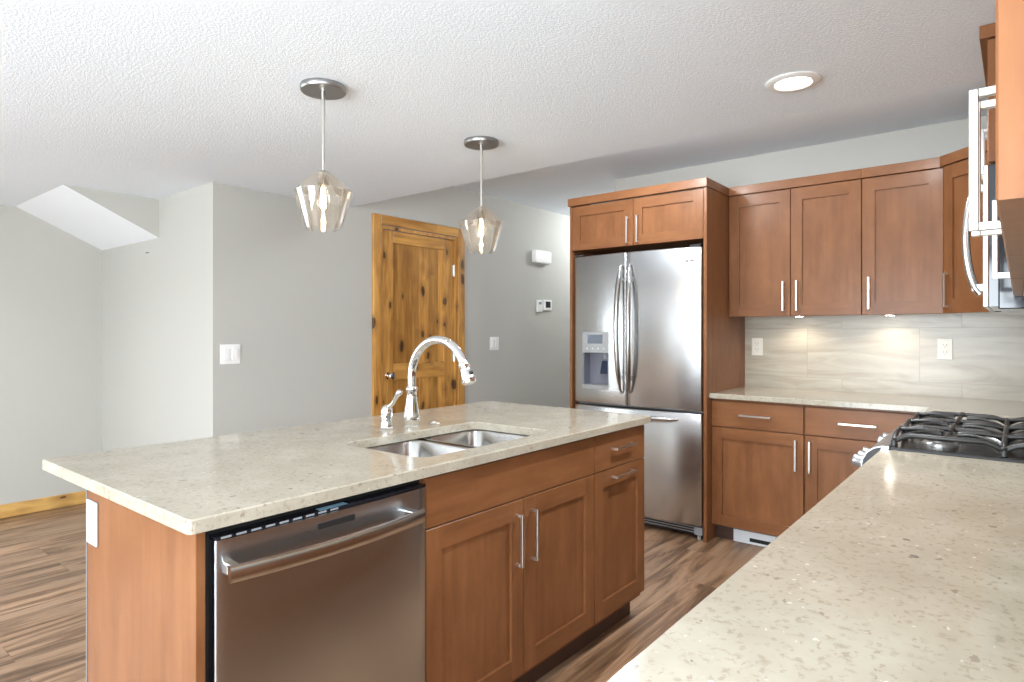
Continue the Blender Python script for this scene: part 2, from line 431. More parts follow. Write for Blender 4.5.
# ------------------------------------------------------------------ room shell
XL, YF, XD, YB, XR, YR = -5.53, 1.776, -3.726, 4.46, 0.30, -3.60
ZC, ZU, YE = 2.19, 2.53, 2.75
structure(box((XL - 0.15, YR - 0.15, -0.06), (XR + 0.15, 7.2, 0)).build('floor', 'floor', loc=(0, 0, 0)))
mb = MB(); mb.box((XL - 0.12, YR - 0.12, ZC), (XR + 0.12, YE, ZC + 0.5)); mb.box((XD - 0.12, YE, ZU), (XR + 0.12, 7.2, ZU + 0.16))
structure(mb.build('ceiling', 'ceiling', loc=(0, 0, 0)))
# left wall with an added window out of view, for the fill light
wy0, wy1, wz0, wz1 = -2.6, -0.6, 0.70, 2.10
mb = MB()
mb.box((XL - 0.12, YR, 0), (XL, wy0, ZC)); mb.box((XL - 0.12, wy1, 0), (XL, YF + 0.1, ZC)); mb.box((XL - 0.12, wy0, 0), (XL, wy1, wz0)); mb.box((XL - 0.12, wy0, wz1), (XL, wy1, ZC))
structure(mb.build('wall_left', 'wall', loc=(XL, 0, 0)))
structure(box((XL, YF, 0), (XD - 0.12, YF + 0.1, ZC)).build('wall_alcove', 'wall', loc=(0, YF, 0)))
# hall wall with the opening of the door
dy0, dy1, dz = 3.030, 3.850, 2.100
mb = MB(); x0, x1 = XD - 0.12, XD
mb.box((x0, YF, 0), (x1, dy0, ZC)); mb.box((x0, YE, ZC), (x1, dy0, ZU)); mb.box((x0, dy1, 0), (x1, 7.2, ZU)); mb.box((x0, dy0, dz), (x1, dy1, ZU))
structure(mb.build('wall_hall', 'wall', loc=(XD, 0, 0)))
structure(box((-2.542, YB, 0), (XR + 0.12, YB + 0.12, ZU)).build('wall_back', 'wall', loc=(0, YB, 0)))
structure(box((XD, 7.08, 0), (-2.30, 7.2, ZU)).build('wall_far', 'wall', loc=(0, 7.1, 0)))
structure(box((-2.542, YB + 0.12, 0), (-2.42, 7.08, ZU)).build('wall_passage', 'wall', loc=(-2.5, 5, 0)))
mb = MB(); mb.box((XR, YR, 0), (XR + 0.12, -1.45, ZU)); mb.box((XR, 0.35, 0), (XR + 0.12, YB, ZU)); mb.box((XR, -1.45, 0), (XR + 0.12, 0.35, 1.10)); mb.box((XR, -1.45, 1.96), (XR + 0.12, 0.35, ZU))
structure(mb.build('wall_right', 'wall', loc=(XR, 0, 0)))
# rear wall behind the camera; patio door and window are invented for the light
mb = MB(); y0, y1 = YR - 0.12, YR
mb.box((XL, y0, 0), (-3.9, y1, ZC)); mb.box((-3.9, y0, 0), (-3.0, y1, 0.85)); mb.box((-3.9, y0, 2.05), (-3.0, y1, ZC)); mb.box((-3.0, y0, 0), (-2.4, y1, ZC))
mb.box((-2.4, y0, 2.06), (0.1, y1, ZC)); mb.box((0.1, y0, 0), (XR, y1, ZC))
structure(mb.build('wall_rear', 'wall', loc=(0, YR, 0)))
def opening(name, x0, x1, z0, z1, mull, side=None):  # unseen openings, invented to frame the added daylight panels
    fr = MB(); f = 0.05
    def bx(a0, b0, a1, b1, d0, d1):
        if side is None: fr.box((a0, YR - 0.10 + d0, b0), (a1, YR - 0.10 + d1, b1))
        elif side == 'right': fr.box((XR + 0.10 - d1, a0, b0), (XR + 0.10 - d0, a1, b1))
        else: fr.box((XL - 0.10 + d0, a0, b0), (XL - 0.10 + d1, a1, b1))
    bx(x0, z0, x0 + f, z1, 0, 0.05); bx(x1 - f, z0, x1, z1, 0, 0.05); bx(x0 + f, z1 - f, x1 - f, z1, 0, 0.05); bx(x0 + f, z0, x1 - f, z0 + f, 0, 0.05)
    for m in mull: bx(m - 0.035, z0 + f, m + 0.035, z1 - f, 0, 0.05)
    w = structure(fr.build(name, 'white'))
    fr = MB(); bx(x0 + f, z0 + f, x1 - f, z1 - f, 0.02, 0.026); fr.build('pane', 'pane', w)
    fr = MB(); k = 0.085
    bx(x0 - k, max(z0 - k, 0), x0, z1 + k, 0.101, 0.118); bx(x1, max(z0 - k, 0), x1 + k, z1 + k, 0.101, 0.118); bx(x0, z1, x1, z1 + k, 0.101, 0.118)
    if z0 > 0.2: bx(x0, z0 - k, x1, z0, 0.101, 0.118)
    fr.build('casing', 'pine_z', w)
opening('added_window_1', -2.4, 0.1, 0.0, 2.06, [-1.15])
opening('added_window_2', -3.9, -3.0, 0.85, 2.05, [])
opening('added_window_3', wy0, wy1, wz0, wz1, [-1.6], side='left')
opening('added_window_4', -1.45, 0.35, 1.10, 1.96, [-0.55], side='right')

# sloped underside of the stair over the alcove
mb = MB(); sx0, sx1 = XL, -4.486
A, B_, D = (1.235, ZC), (YF, 1.932), (YF, ZC)
mb.face([(sx0, *A), (sx0, *B_), (sx1, *B_), (sx1, *A)], 1, (0, -1, -1)); mb.face([(sx1, *A), (sx1, *B_), (sx1, *D)], 0, (1, 0, 0))
mb.face([(sx0, *A), (sx0, *B_), (sx0, *D)], 0, (-1, 0, 0)); mb.face([(sx0, *A), (sx1, *A), (sx1, *D), (sx0, *D)], 1, (0, 0, 1)); mb.face([(sx0, *B_), (sx1, *B_), (sx1, *D), (sx0, *D)], 0, (0, 1, 0))
structure(mb.build('wall_soffit', ['wall', 'white_paint'], loc=(sx1, YF, 1.9)))

def baseboard(name, p0, p1, mat): structure(box(p0, p1).build(name, mat, bevel=0.004))
baseboard('baseboard_left', (XL, YR, 0), (XL + 0.014, YF, 0.094), 'pine_y')
baseboard('baseboard_alcove', (XL + 0.014, YF - 0.014, 0), (XD, YF, 0.094), 'pine_x')
baseboard('baseboard_hall', (XD, YF, 0), (XD + 0.014, 2.94, 0.094), 'pine_y')
baseboard('baseboard_far', (XD, 3.945, 0), (XD + 0.014, 7.08, 0.094), 'pine_y')

# knotty door in the hall wall
dr = MB(); cy0, cy1, cz = 2.950, 3.932, 2.180
dr.box((XD + 0.0005, cy0, 0), (XD + 0.020, dy0 - 0.005, cz)); dr.box((XD + 0.0005, dy1 + 0.005, 0), (XD + 0.020, cy1, cz))
door = structure(dr.build('door_1', 'alder_z', loc=(XD, (dy0 + dy1) / 2, 0), bevel=0.004))
box((XD + 0.0005, dy0 - 0.005, dz + 0.005), (XD + 0.020, dy1 + 0.005, cz)).build('casing', 'alder_y', door, bevel=0.004)
jm = MB(); jm.box((XD - 0.11, dy0, 0), (XD + 0.006, dy0 + 0.022, dz)); jm.box((XD - 0.11, dy1 - 0.022, 0), (XD + 0.006, dy1, dz)); jm.box((XD - 0.11, dy0 + 0.022, dz - 0.022), (XD + 0.006, dy1 - 0.022, dz))
jm.build('jamb', 'alder_z', door)
def alder_leaf():
    y0, y1, z0, z1 = dy0 + 0.026, dy1 - 0.026, 0.008, dz - 0.026
    xf, xb, rec = XD - 0.012, XD - 0.050, 0.012
    mb = MB(); st = 0.110
    rails = [(z0, 0.235), (0.930, 1.055), (1.985, z1)]
    mb.box((xb, y0, z0), (xf, y0 + st, z1), 0); mb.box((xb, y1 - st, z0), (xf, y1, z1), 0)
    for a, b in rails: mb.box((xb, y0 + st, a), (xf, y1 - st, b), 1)
    for a, b in ((rails[0][1], rails[1][0]), (rails[1][1], rails[2][0])):
        ya, yb = y0 + st, y1 - st; k = 0.016
        mb.box((xb + 0.004, ya, a), (xf - rec, yb, b), 2)
    mb.build('leaf', ['alder_z', 'alder_y', 'alder'], door, bevel=0.0025)
alder_leaf()
kb = MB(); kb.lathe([(0.026, 0), (0.026, 0.005), (0.011, 0.008), (0.010, 0.030), (0.024, 0.032), (0.032, 0.042), (0.033, 0.052), (0.025, 0.064), (0.004, 0.068)], (XD - 0.012, dy0 + 0.081, 0.967), X, 28)
kb.build('knob', 'chrome', door, smooth=40)
for z in (0.25, 1.10, 1.82):
    hg = MB(); hg.box((XD - 0.0115, dy1 - 0.045, z - 0.045), (XD - 0.009, dy1 - 0.026, z + 0.045)); hg.tube([(XD - 0.006, dy1 - 0.024, z - 0.05), (XD - 0.006, dy1 - 0.024, z + 0.05)], 0.006, 10)
    hg.build('hinge', 'nickel', door)

# stone tile on the back wall
structure(box((-1.50, YB - 0.012, 0.885), (XR, YB, 1.412)).build('wall_backsplash', 'tile'))

# ------------------------------------------------------------------ kitchen island
IX0, IX1, IY0, IY1 = -2.276, -1.299, 0.571, 2.612     # worktop outline
FX = -1.327                                            # face of the doors
CT, CB = 0.920, 0.890

def worktop(name, outline, hole, label, loc):
    bm = bmesh.new(); off = Vector(loc); k = 0.003
    def ring(poly, z, ins):
        n = len(poly); out = []
        for i, (x, y) in enumerate(poly):
            a, b = Vector(poly[i - 1]), Vector(poly[(i + 1) % n]); t = (b - a).normalized(); nn = Vector((-t.y, t.x))
            p = Vector((x, y)) + nn * ins; out.append(bm.verts.new(Vector((p.x, p.y, z)) - off))
        return out
    def walls(rings):
        for a, b in zip(rings, rings[1:]):
            for i in range(len(a)): j = (i + 1) % len(a); bm.faces.new((a[i], a[j], b[j], b[i]))
    def edges(r): return [bm.edges.get((r[i], r[(i + 1) % len(r)])) or bm.edges.new((r[i], r[(i + 1) % len(r)])) for i in range(len(r))]
    o = [ring(outline, CB, 0), ring(outline, CT - k, 0), ring(outline, CT, k)]; walls(o)
    loops = [(o[0], o[2])]
    if hole:
        h = [ring(hole, CB, 0), ring(hole, CT - k, 0), ring(hole, CT, -k)]; walls([r for r in h]); loops.append((h[0], h[2]))
    for side in (0, 1):
        es = []
        for l in loops: es += edges(l[side])
        bmesh.ops.triangle_fill(bm, edges=es, use_beauty=True, use_dissolve=False)
    bmesh.ops.recalc_face_normals(bm, faces=bm.faces)
    me = bpy.data.meshes.new(name); bm.to_mesh(me); bm.free(); me.materials.append(M['quartz'])
    ob = bpy.data.objects.new(name, me); C.objects.link(ob); ob.location = loc
    return tag(ob, label, 'countertop')
SX0, SX1, SY0, SY1 = -1.800, -1.395, 1.295, 1.970      # sink cut-out
worktop('countertop', rrect(IX0, IY0, IX1, IY1, 0.012, 3), rrect(SX0, SY0, SX1, SY1, 0.050, 7),
        'speckled beige quartz countertop of the island with the sink cut into it', (-1.79, 1.59, CB))

# end panel (with the back panel) of the island
t = thing('island_end_panel', 'smooth brown wooden end panel of the island beside the dishwasher', 'panel', (-1.65, 0.61, 0))
box((-1.964, 0.597, 0), (FX, 0.617, CB)).build('side_panel', 'wood_z', t, bevel=0.0015)
box((-1.964, 0.617, 0), (-1.951, 2.575, CB)).build('back_panel', 'wood_z', t, bevel=0.0015)
box((-1.971, 0.5945, 0), (-1.9645, 0.640, CB)).build('corner_strip', 'silver_plastic', t)
tk = tag(box((-1.42, 1.244, 0), (-1.40, 2.594, 0.098)).build('toe_kick', 'toe'), 'dark toe kick board along the foot of the island', 'toe kick')

t = thing('sink_base_cabinet', 'brown sink cabinet of the island with two shaker doors and vertical pulls', 'cabinet', (-1.63, 1.70, 0))
for y0, y1 in ((1.245, 1.263), (2.144, 2.162)): box((-1.950, y0, 0.10), (-1.349, y1, 0.889)).build('side_panel', 'wood_z', t)
box((-1.950, 1.263, 0.10), (-1.349, 2.144, 0.118)).build('bottom_panel', 'wood_y', t)
slab(t, 'false_front', (FX - 0.02, 1.247, 0.732), Y, X, 0.915, 0.146, 'wood_y')
for y0, y1, hy in ((1.247, 1.702, 1.662), (1.706, 2.162, 1.746)):
    d = shaker(t, 'door', (FX - 0.02, y0, 0.125), Y, X, y1 - y0, 0.603, 'wood_y')
    pull(d, (FX, hy, 0.595), X, Z, 0.178)
t = thing('drawer_base_cabinet', 'narrow brown island cabinet with a drawer above one shaker door, facing the aisle', 'cabinet', (-1.63, 2.38, 0))
box((-1.950, 2.164, 0.10), (-1.348, 2.594, 0.889)).build('carcass', 'wood_z', t)
d = slab(t, 'drawer', (FX - 0.02, 2.167, 0.732), Y, X, 0.428, 0.146, 'wood_y'); pull(d, (FX, 2.385, 0.812), X, Y, 0.178)
d = shaker(t, 'door', (FX - 0.02, 2.167, 0.125), Y, X, 0.428, 0.603, 'wood_y'); pull(d, (FX, 2.385, 0.695), X, Y, 0.178)

# dishwasher
t = thing('dishwasher', 'stainless steel dishwasher with a bowed bar handle built into the island', 'dishwasher', (-1.62, 0.935, 0))
box((-1.93, 0.624, 0.02), (-1.352, 1.240, 0.872)).build('body', 'black', t)
def bowed_front(y0, y1, z0, z1, xb, xe, bow, n=24):
    poly = [(xb, y0), (xb, y1)]; 
    poly += [(xe - 0.004, y1), (xe - 0.001, y1 - 0.002)]
    for i in range(n + 1):
        q = i / n; y = y1 - 0.004 - (y1 - y0 - 0.008) * q; poly.append((xe + bow * (1 - (2 * q - 1) ** 2), y))
    poly += [(xe - 0.001, y0 + 0.002), (xe - 0.004, y0)]
    return MB().prism(poly, lambda a, b, d: (a, b, d), z0, z1)
d = bowed_front(0.634, 1.236, 0.115, 0.858, -1.350, -1.318, 0.010).build('door', 'steel_cool', t, smooth=30)
box((-1.350, 0.634, 0.8585), (-1.318, 1.236, 0.866)).build('control_strip', 'black_glass', d, bevel=0.001)
mb = MB()
for i in range(9): mb.box((-1.3179, 0.645 + i * 0.034, 0.8600), (-1.3174, 0.668 + i * 0.034, 0.8645))
mb.build('control_marks', 'grey_plastic', d)
box((-1.340, 0.89, 0.8662), (-1.320, 0.97, 0.8668)).build('display', 'cyan', d)
box((-1.309, 0.876, 0.826), (-1.3068, 0.982, 0.840)).build('name_plate', 'black', d)
hp = []
for i in range(25):
    q = i / 24; hp.append((-1.274 + 0.024 * (1 - (2 * q - 1) ** 2), 0.641 + 0.545 * q, 0.797))
rings = []
for x, y, z in hp:
    rings.append([(x - 0.006, y, z - 0.017), (x + 0.004, y, z - 0.018), (x + 0.007, y, z - 0.012), (x + 0.007, y, z + 0.012), (x + 0.003, y, z + 0.018), (x - 0.006, y, z + 0.016)])
h = MB(); h.loft(rings); hd = h.build('handle', 'steel_plain', d, smooth=35)
for y in (0.660, 1.167): box((-1.320, y - 0.012, 0.786), (-1.278, y + 0.012, 0.810)).build('handle_mount', 'chrome', hd, bevel=0.003)
box((-1.41, 0.634, 0.01), (-1.385, 1.236, 0.112)).build('kick_plate', 'black', t)

# sink under the worktop
t = thing('kitchen_sink', 'double bowl stainless steel undermount sink in the island', 'sink', (-1.60, 1.67, 0.66))
def bowl(name, x0, y0, x1, y1, depth, r=0.055):
    zt = CB - 0.0015; mb = MB()
    def rg(ins, z, rr): return [(a, b, z) for a, b in rrect(x0 + ins, y0 + ins, x1 - ins, y1 - ins, rr, 8)]
    rings = [rg(-0.020, zt - 0.012, r + 0.020), rg(-0.020, zt - 0.002, r + 0.020), rg(-0.004, zt - 0.002, r), rg(0.0, zt - 0.008, r), rg(0.012, zt - depth + 0.03, r), rg(0.022, zt - depth + 0.008, r), rg(0.045, zt - depth, r * 0.8), rg(min(x1 - x0, y1 - y0) * 0.34, zt - depth - 0.004, 0.02)]
    mb.loft(rings, 0, False); n = len(rings[0]); k = len(mb.v) - n
    mb.f.append(list(range(k, k + n))); mb.m.append(0)
    b = mb.build(name, 'sink', t, smooth=50, fix=True)
    cx, cy = (x0 + x1) / 2, (y0 + y1) / 2
    dm = MB(); dm.lathe([(0.044, -0.003), (0.045, 0.001), (0.040, 0.003), (0.032, -0.001), (0.001, -0.002)], (cx, cy, zt - depth - 0.002), Z, 28); dm.build('drain', 'chrome', b, smooth=40)
bowl('small_bowl', SX0 - 0.008, SY0 - 0.006, SX1 + 0.008, 1.625, 0.17)
bowl('large_bowl', SX0 - 0.008, 1.683, SX1 + 0.008, SY1 + 0.008, 0.20)

# faucet
fx, fy = -1.890, 1.696
t = thing('faucet', 'tall chrome gooseneck kitchen faucet behind the island sink', 'faucet', (fx, fy, CT))
MB().lathe([(0.030, 0.0), (0.031, 0.004), (0.027, 0.008), (0.028, 0.016), (0.033, 0.028), (0.034, 0.040), (0.031, 0.060), (0.025, 0.090), (0.021, 0.120), (0.019, 0.140), (0.0225, 0.146), (0.0245, 0.152), (0.0225, 0.158), (0.018, 0.163)], (fx, fy, CT + 0.0005), Z, 32).build('base', 'chrome', t, smooth=40)
R_ = 0.148; cx, cz = fx + R_, 1.122
path = [(fx, fy, 1.075), (fx, fy, 1.10)] + [(cx - R_ * math.cos(a), fy, cz + R_ * math.sin(a)) for a in [math.radians(x) for x in range(0, 159, 6)]]
MB().tube(path, [0.0165] * len(path), 16, up=(0, 1, 0)).build('spout', 'chrome', t, smooth=50)
a = math.radians(156); e = Vector((cx - R_ * math.cos(a), fy, cz + R_ * math.sin(a))); dv = Vector((math.sin(a), 0, math.cos(a))).normalized()
sh = MB().lathe([(0.017, -0.004), (0.021, 0.002), (0.021, 0.010), (0.018, 0.016), (0.020, 0.030), (0.025, 0.055), (0.026, 0.070), (0.0235, 0.078), (0.010, 0.0785)], e, dv, 24).build('spray_head', 'chrome', t, smooth=40)
bt = e + dv * 0.045 + Vector((math.cos(math.radians(24)), 0, 0.45)).normalized() * 0.022
MB().lathe([(0.008, 0), (0.008, 0.005), (0.005, 0.007), (0.001, 0.0075)], bt, (0.9, -0.1, 0.42), 16).build('spray_button', 'black', sh, smooth=40)
lx, ly = -1.935, 1.606
t = thing('faucet_lever', 'small separate chrome lever handle left of the tall faucet', 'faucet handle', (lx, ly, CT))
MB().lathe([(0.027, 0), (0.028, 0.004), (0.024, 0.009), (0.024, 0.015), (0.021, 0.022), (0.023, 0.040), (0.024, 0.062), (0.022, 0.078), (0.014, 0.090), (0.001, 0.094)], (lx, ly, CT + 0.0005), Z, 28).build('base', 'chrome', t, smooth=40)
lv = [(lx + 0.002, ly, 1.000), (lx + 0.018, ly, 1.008), (lx + 0.036, ly, 1.022), (lx + 0.052, ly, 1.042), (lx + 0.066, ly, 1.060), (lx + 0.078, ly, 1.068), (lx + 0.088, ly, 1.070)]
MB().tube(lv, [0.010, 0.009, 0.008, 0.008, 0.011, 0.012, 0.005], 14, up=(0, 1, 0)).build('lever', 'chrome', t, smooth=60)
o = MB().lathe([(0.021, 0), (0.022, 0.003), (0.018, 0.007), (0.012, 0.0075), (0.0115, 0.010), (0.001, 0.011)], (-1.880, 1.812, CT + 0.0005), Z, 28).build('sink_button', 'nickel', smooth=40)
tag(o, 'small round metal button set in the countertop behind the sink, right of the faucet', 'button')

def plate(name, c, u, n, w, h, mat, label, cat, kind, group=None):
    """wall plate: c centre on the wall, u to its right, n outward"""
    c, u, n = Vector(c), Vector(u), Vector(n); t = thing(name, label, cat, c, group)
    def bx(mb, a0, z0, a1, z1, d0, d1):
        p = c + u * a0 + Z * z0 + n * d0; q = c + u * a1 + Z * z1 + n * d1; mb.box(p, q)
    mb = MB(); bx(mb, -w / 2, -h / 2, w / 2, h / 2, 0.0005, 0.006); mb.build('cover_plate', mat, t, bevel=0.002)
    if kind == 'switch':
        for s in (-1, 1):
            mb = MB(); a = s * w * 0.20; bx(mb, a - w * 0.14, -h * 0.29, a + w * 0.14, h * 0.29, 0.006, 0.0125); mb.build('rocker', mat, t, bevel=0.0015)
    else:
        for s in (-1, 1):
            mb = MB(); z = s * h * 0.17
            ring = [(math.cos(k * math.pi / 12) * w * 0.23, max(-h * 0.11, min(h * 0.11, math.sin(k * math.pi / 12) * w * 0.26))) for k in range(24)]
            mb.prism(ring, lambda a_, b_, d_: c + u * a_ + Z * (z + b_) + n * d_, 0.006, 0.0085); k = mb.build('socket', mat, t)
            mb = MB()
            for a in (-0.008, 0.008): bx(mb, a - 0.0012, z + 0.000, a + 0.0012, z + 0.008, 0.0084, 0.0088)
            bx(mb, -0.002, z - 0.010, 0.002, z - 0.006, 0.0084, 0.0088); mb.build('slot', 'dark_hole', k)
        mb = MB(); mb.lathe([(0.003, 0.006), (0.003, 0.0072), (0.0005, 0.0075)], c, n, 12); mb.build('screw', 'nickel', t)
    return t
plate('outlet', (-1.921, 0.597, 0.792), X, -Y, 0.072, 0.116, 'cool_cast', 'white electrical outlet on the wooden end of the island', 'outlet', 'outlet', 'electrical outlets')
plate('outlet', (-1.414, YB - 0.012, 1.198), X, -Y, 0.074, 0.120, 'ivory', 'almond outlet on the tiled wall close to the refrigerator', 'outlet', 'outlet', 'electrical outlets')
plate('outlet', (-0.341, YB - 0.012, 1.200), X, -Y, 0.074, 0.124, 'ivory', 'almond outlet on the tiled wall near the corner by the stove', 'outlet', 'outlet', 'electrical outlets')
plate('light_switch', (XD, 1.880, 1.165), Y, X, 0.125, 0.120, 'white', 'white double rocker switch near the wall corner, left of the wooden door', 'light switch', 'switch', 'light switches')
plate('light_switch', (XD, 4.340, 1.195), Y, X, 0.125, 0.120, 'white', 'white double rocker switch between the wooden door and the refrigerator', 'light switch', 'switch', 'light switches')

# thermostat, its neighbour and the door chime
t = thing('thermostat', 'white thermostat with a dark square screen on the hall wall', 'thermostat', (XD, 5.147, 1.570))
box((XD + 0.0005, 5.078, 1.518), (XD + 0.022, 5.222, 1.624)).build('body', 'white', t, bevel=0.004)
box((XD + 0.0221, 5.112, 1.545), (XD + 0.0235, 5.192, 1.607)).build('screen', 'black_glass', t)
t = thing('wall_control', 'narrow white control panel directly left of the thermostat', 'control panel', (XD, 5.020, 1.558))
box((XD + 0.0005, 4.980, 1.500), (XD + 0.020, 5.062, 1.618)).build('body', 'white', t, bevel=0.003)
box((XD + 0.0201, 5.000, 1.575), (XD + 0.0212, 5.042, 1.600)).build('display', 'grey_plastic', t)
t = thing('door_chime', 'white rounded door chime box high on the hall wall above the thermostat', 'door chime', (XD, 5.07, 2.05))
MB().prism(rrect(4.900, 1.982, 5.170, 2.108, 0.022, 5), lambda a, b, d: (XD + d, a, b), 0.0005, 0.055).build('cover', 'white', t, bevel=0.010, smooth=40)
box((XD + 0.004, 4.98, 1.974), (XD + 0.045, 5.13, 1.983)).build('grille', 'grey_plastic', t)
o = MB().tube([(-4.647, YF - 0.0005, 1.846), (-4.647, YF - 0.018, 1.844), (-4.647, YF - 0.020, 1.836)], 0.0035, 8).build('nail', 'grey_plastic'); tag(o, 'small nail left in the bright white alcove wall', 'nail')

# ------------------------------------------------------------------ fridge and its surround
FY = 3.760
for nm, xa, xb, lab in (('fridge_panel', -1.522, -1.501, 'tall brown panel on the right side of the refrigerator, facing the back worktop'), ('fridge_panel', -2.512, -2.494, 'narrow brown panel on the left side of the refrigerator, toward the hall')):
    tag(box((xa, FY, 0), (xb, YB - 0.001, 2.196)).build(nm, 'wood_z', bevel=0.0015), lab, 'panel', 'fridge side panels')
t = thing('over_fridge_cabinet', 'wide low wooden cabinet above the refrigerator with two doors', 'cabinet', (-2.0, 4.1, 1.87))
mb = MB(); mb.box((-2.493, FY + 0.024, 1.885), (-1.523, YB - 0.002, 2.196)); mb.build('carcass', 'wood_x', t)
for x0, x1, hx in ((-2.492, -2.009, -2.045), (-2.006, -1.524, -1.970)):
    d = shaker(t, 'door', (x0, FY + 0.022, 1.880), X, -Y, x1 - x0, 0.310, 'wood_x'); pull(d, (hx, FY + 0.002, 1.985), -Y, Z, 0.178)
cr = MB()
cr.box((-2.518, FY - 0.018, 2.197), (-1.494, FY + 0.004, 2.252)); cr.box((-1.515, FY + 0.004, 2.197), (-1.494, YB - 0.002, 2.252)); cr.box((-2.518, FY + 0.004, 2.197), (-2.497, YB - 0.002, 2.252)); cr.box((-2.497, FY + 0.004, 2.197), (-1.515, FY + 0.024, 2.24))
cr.build('crown', 'wood_x', t, bevel=0.002)

t = thing('refrigerator', 'stainless steel french door refrigerator with an ice dispenser and long curved handles', 'refrigerator', (-2.01, 4.1, 0))
fx0, fx1, fxm = -2.488, -1.534, -2.042
box((fx0 + 0.004, FY + 0.075, 0.02), (fx1 - 0.004, YB - 0.02, 1.825)).build('body', 'grey_plastic', t)
def fyc(x): return FY + 0.012 - 0.036 * (1 - ((x - (fx0 + fx1) / 2) / ((fx1 - fx0) / 2)) ** 2)
def fridge_front(name, x0, x1, z0, z1, hole=None, mat='steel'):
    mb = MB(); yb = FY + 0.070; r = 0.010
    xs = sorted(set([x0, x0 + r * .3, x0 + r, x1 - r, x1 - r * .3, x1] + [x0 + r + (x1 - x0 - 2 * r) * i / 20 for i in range(21)] + ([hole[0], hole[1]] if hole else [])))
    zs = sorted(set([z0, z0 + r * .3, z0 + r, z1 - r, z1 - r * .3, z1] + ([hole[2], hole[3]] if hole else [])))
    def P(x, z):
        ex = min(x - x0, x1 - x); ez = min(z - z0, z1 - z); e = 0
        for q in (ex, ez):
            if q < r: e += r - math.sqrt(max(r * r - (r - q) ** 2, 0))
        return (x, fyc(x) + e, z)
    idx = {(i, j): mb.pt(P(x, z)) for i, x in enumerate(xs) for j, z in enumerate(zs)}
    for i in range(len(xs) - 1):
        for j in range(len(zs) - 1):
            xm, zm = (xs[i] + xs[i + 1]) / 2, (zs[j] + zs[j + 1]) / 2
            if hole and hole[0] < xm < hole[1] and hole[2] < zm < hole[3]: continue
            mb.f.append([idx[i, j], idx[i + 1, j], idx[i + 1, j + 1], idx[i, j + 1]]); mb.m.append(0)
    per = [(i, 0) for i in range(len(xs))] + [(len(xs) - 1, j) for j in range(1, len(zs))] + [(i, len(zs) - 1) for i in range(len(xs) - 2, -1, -1)] + [(0, j) for j in range(len(zs) - 2, 0, -1)]
    bk = [mb.pt((xs[i], yb, zs[j])) for i, j in per]
    for k in range(len(per)):
        l = (k + 1) % len(per); mb.f.append([idx[per[k]], bk[k], bk[l], idx[per[l]]]); mb.m.append(0)
    mb.f.append(bk); mb.m.append(0)
    return mb.build(name, mat, t, smooth=50, fix=not hole)
DX0, DX1, DZ0, DZ1 = -2.392, -2.182, 0.905, 1.300
dl = fridge_front('left_door', fx0, fxm - 0.003, 0.803, 1.836, (DX0, DX1, DZ0, DZ1))
dr_ = fridge_front('right_door', fxm + 0.003, fx1, 0.803, 1.836)
fz = fridge_front('freezer_drawer', fx0, fx1, 0.085, 0.790)
# dispenser set into the left door
yd = fyc((DX0 + DX1) / 2) - 0.004
mb = MB(); mb.box((DX0 - 0.004, yd, DZ1 - 0.145), (DX1 + 0.004, FY + 0.05, DZ1 + 0.004)); mb.build('dispenser_panel', 'silver_plastic', dl, bevel=0.003)
mb = MB(); mb.box((DX0 + 0.040, yd - 0.0012, DZ1 - 0.080), (DX1 - 0.050, yd - 0.0002, DZ1 - 0.018)); mb.build('display', 'navy', dl)
for i in range(4): MB().lathe([(0.007, 0), (0.006, 0.0015), (0.001, 0.002)], (DX0 + 0.035 + i * 0.045, yd, DZ1 - 0.115), -Y, 14).build('dispenser_button', 'nickel', dl)
z0, z1, yk = DZ0 + 0.030, DZ1 - 0.145, FY + 0.066
mb = MB()
mb.box((DX0 - 0.004, yd - 0.002, DZ0 - 0.004), (DX1 + 0.004, yk, z0)); mb.build('drip_tray', 'silver_plastic', dl, bevel=0.004)
mb = MB(); mb.box((DX0 - 0.003, yd + 0.001, z0), (DX0 + 0.010, yk, z1)); mb.box((DX1 - 0.010, yd + 0.001, z0), (DX1 + 0.003, yk, z1)); mb.box((DX0 + 0.010, yk - 0.004, z0), (DX1 - 0.010, yk, z1))
mb.build('dispenser_nook', 'nook', dl)
pd = MB(); c0 = Vector((DX1 - 0.055, FY + 0.035, z0 + 0.165))
pd.prism([(-0.030, -0.090), (0.030, -0.090), (0.026, 0.0), (-0.026, 0.0)], lambda a, b, d: (c0.x + a, c0.y + d + b * 0.25, c0.z + b), -0.004, 0.004); pd.build('paddle', 'navy', dl)
MB().lathe([(0.018, 0), (0.020, 0.03), (0.014, 0.04)], (DX1 - 0.055, FY + 0.035, z1 - 0.041), Z, 18).build('nozzle', 'grey_plastic', dl, smooth=40)
def bow_handle(door, x, lean):
    p, r = [], []
    za, zb = 0.892, 1.752
    for i in range(25):
        q = i / 24; z = za + (zb - za) * q; s = math.sin(math.pi * q)
        p.append((x + lean * s, fyc(x) - 0.012 - 0.050 * s ** 0.6, z)); r.append(0.006 + 0.011 * min(1, s * 2.2))
    h = MB().tube(p, r, 14, up=(0, 1, 0)).build('handle', 'steel_handle', door, smooth=60)
    for z in (za + 0.10, zb - 0.10): box((x - 0.007 + lean * 0.3, fyc(x) - 0.048, z - 0.014), (x + 0.007 + lean * 0.3, fyc(x) + 0.002, z + 0.014)).build('handle_post', 'steel_dark', door, bevel=0.003)
bow_handle(dl, fxm - 0.034, -0.012); bow_handle(dr_, fxm + 0.030, 0.016)
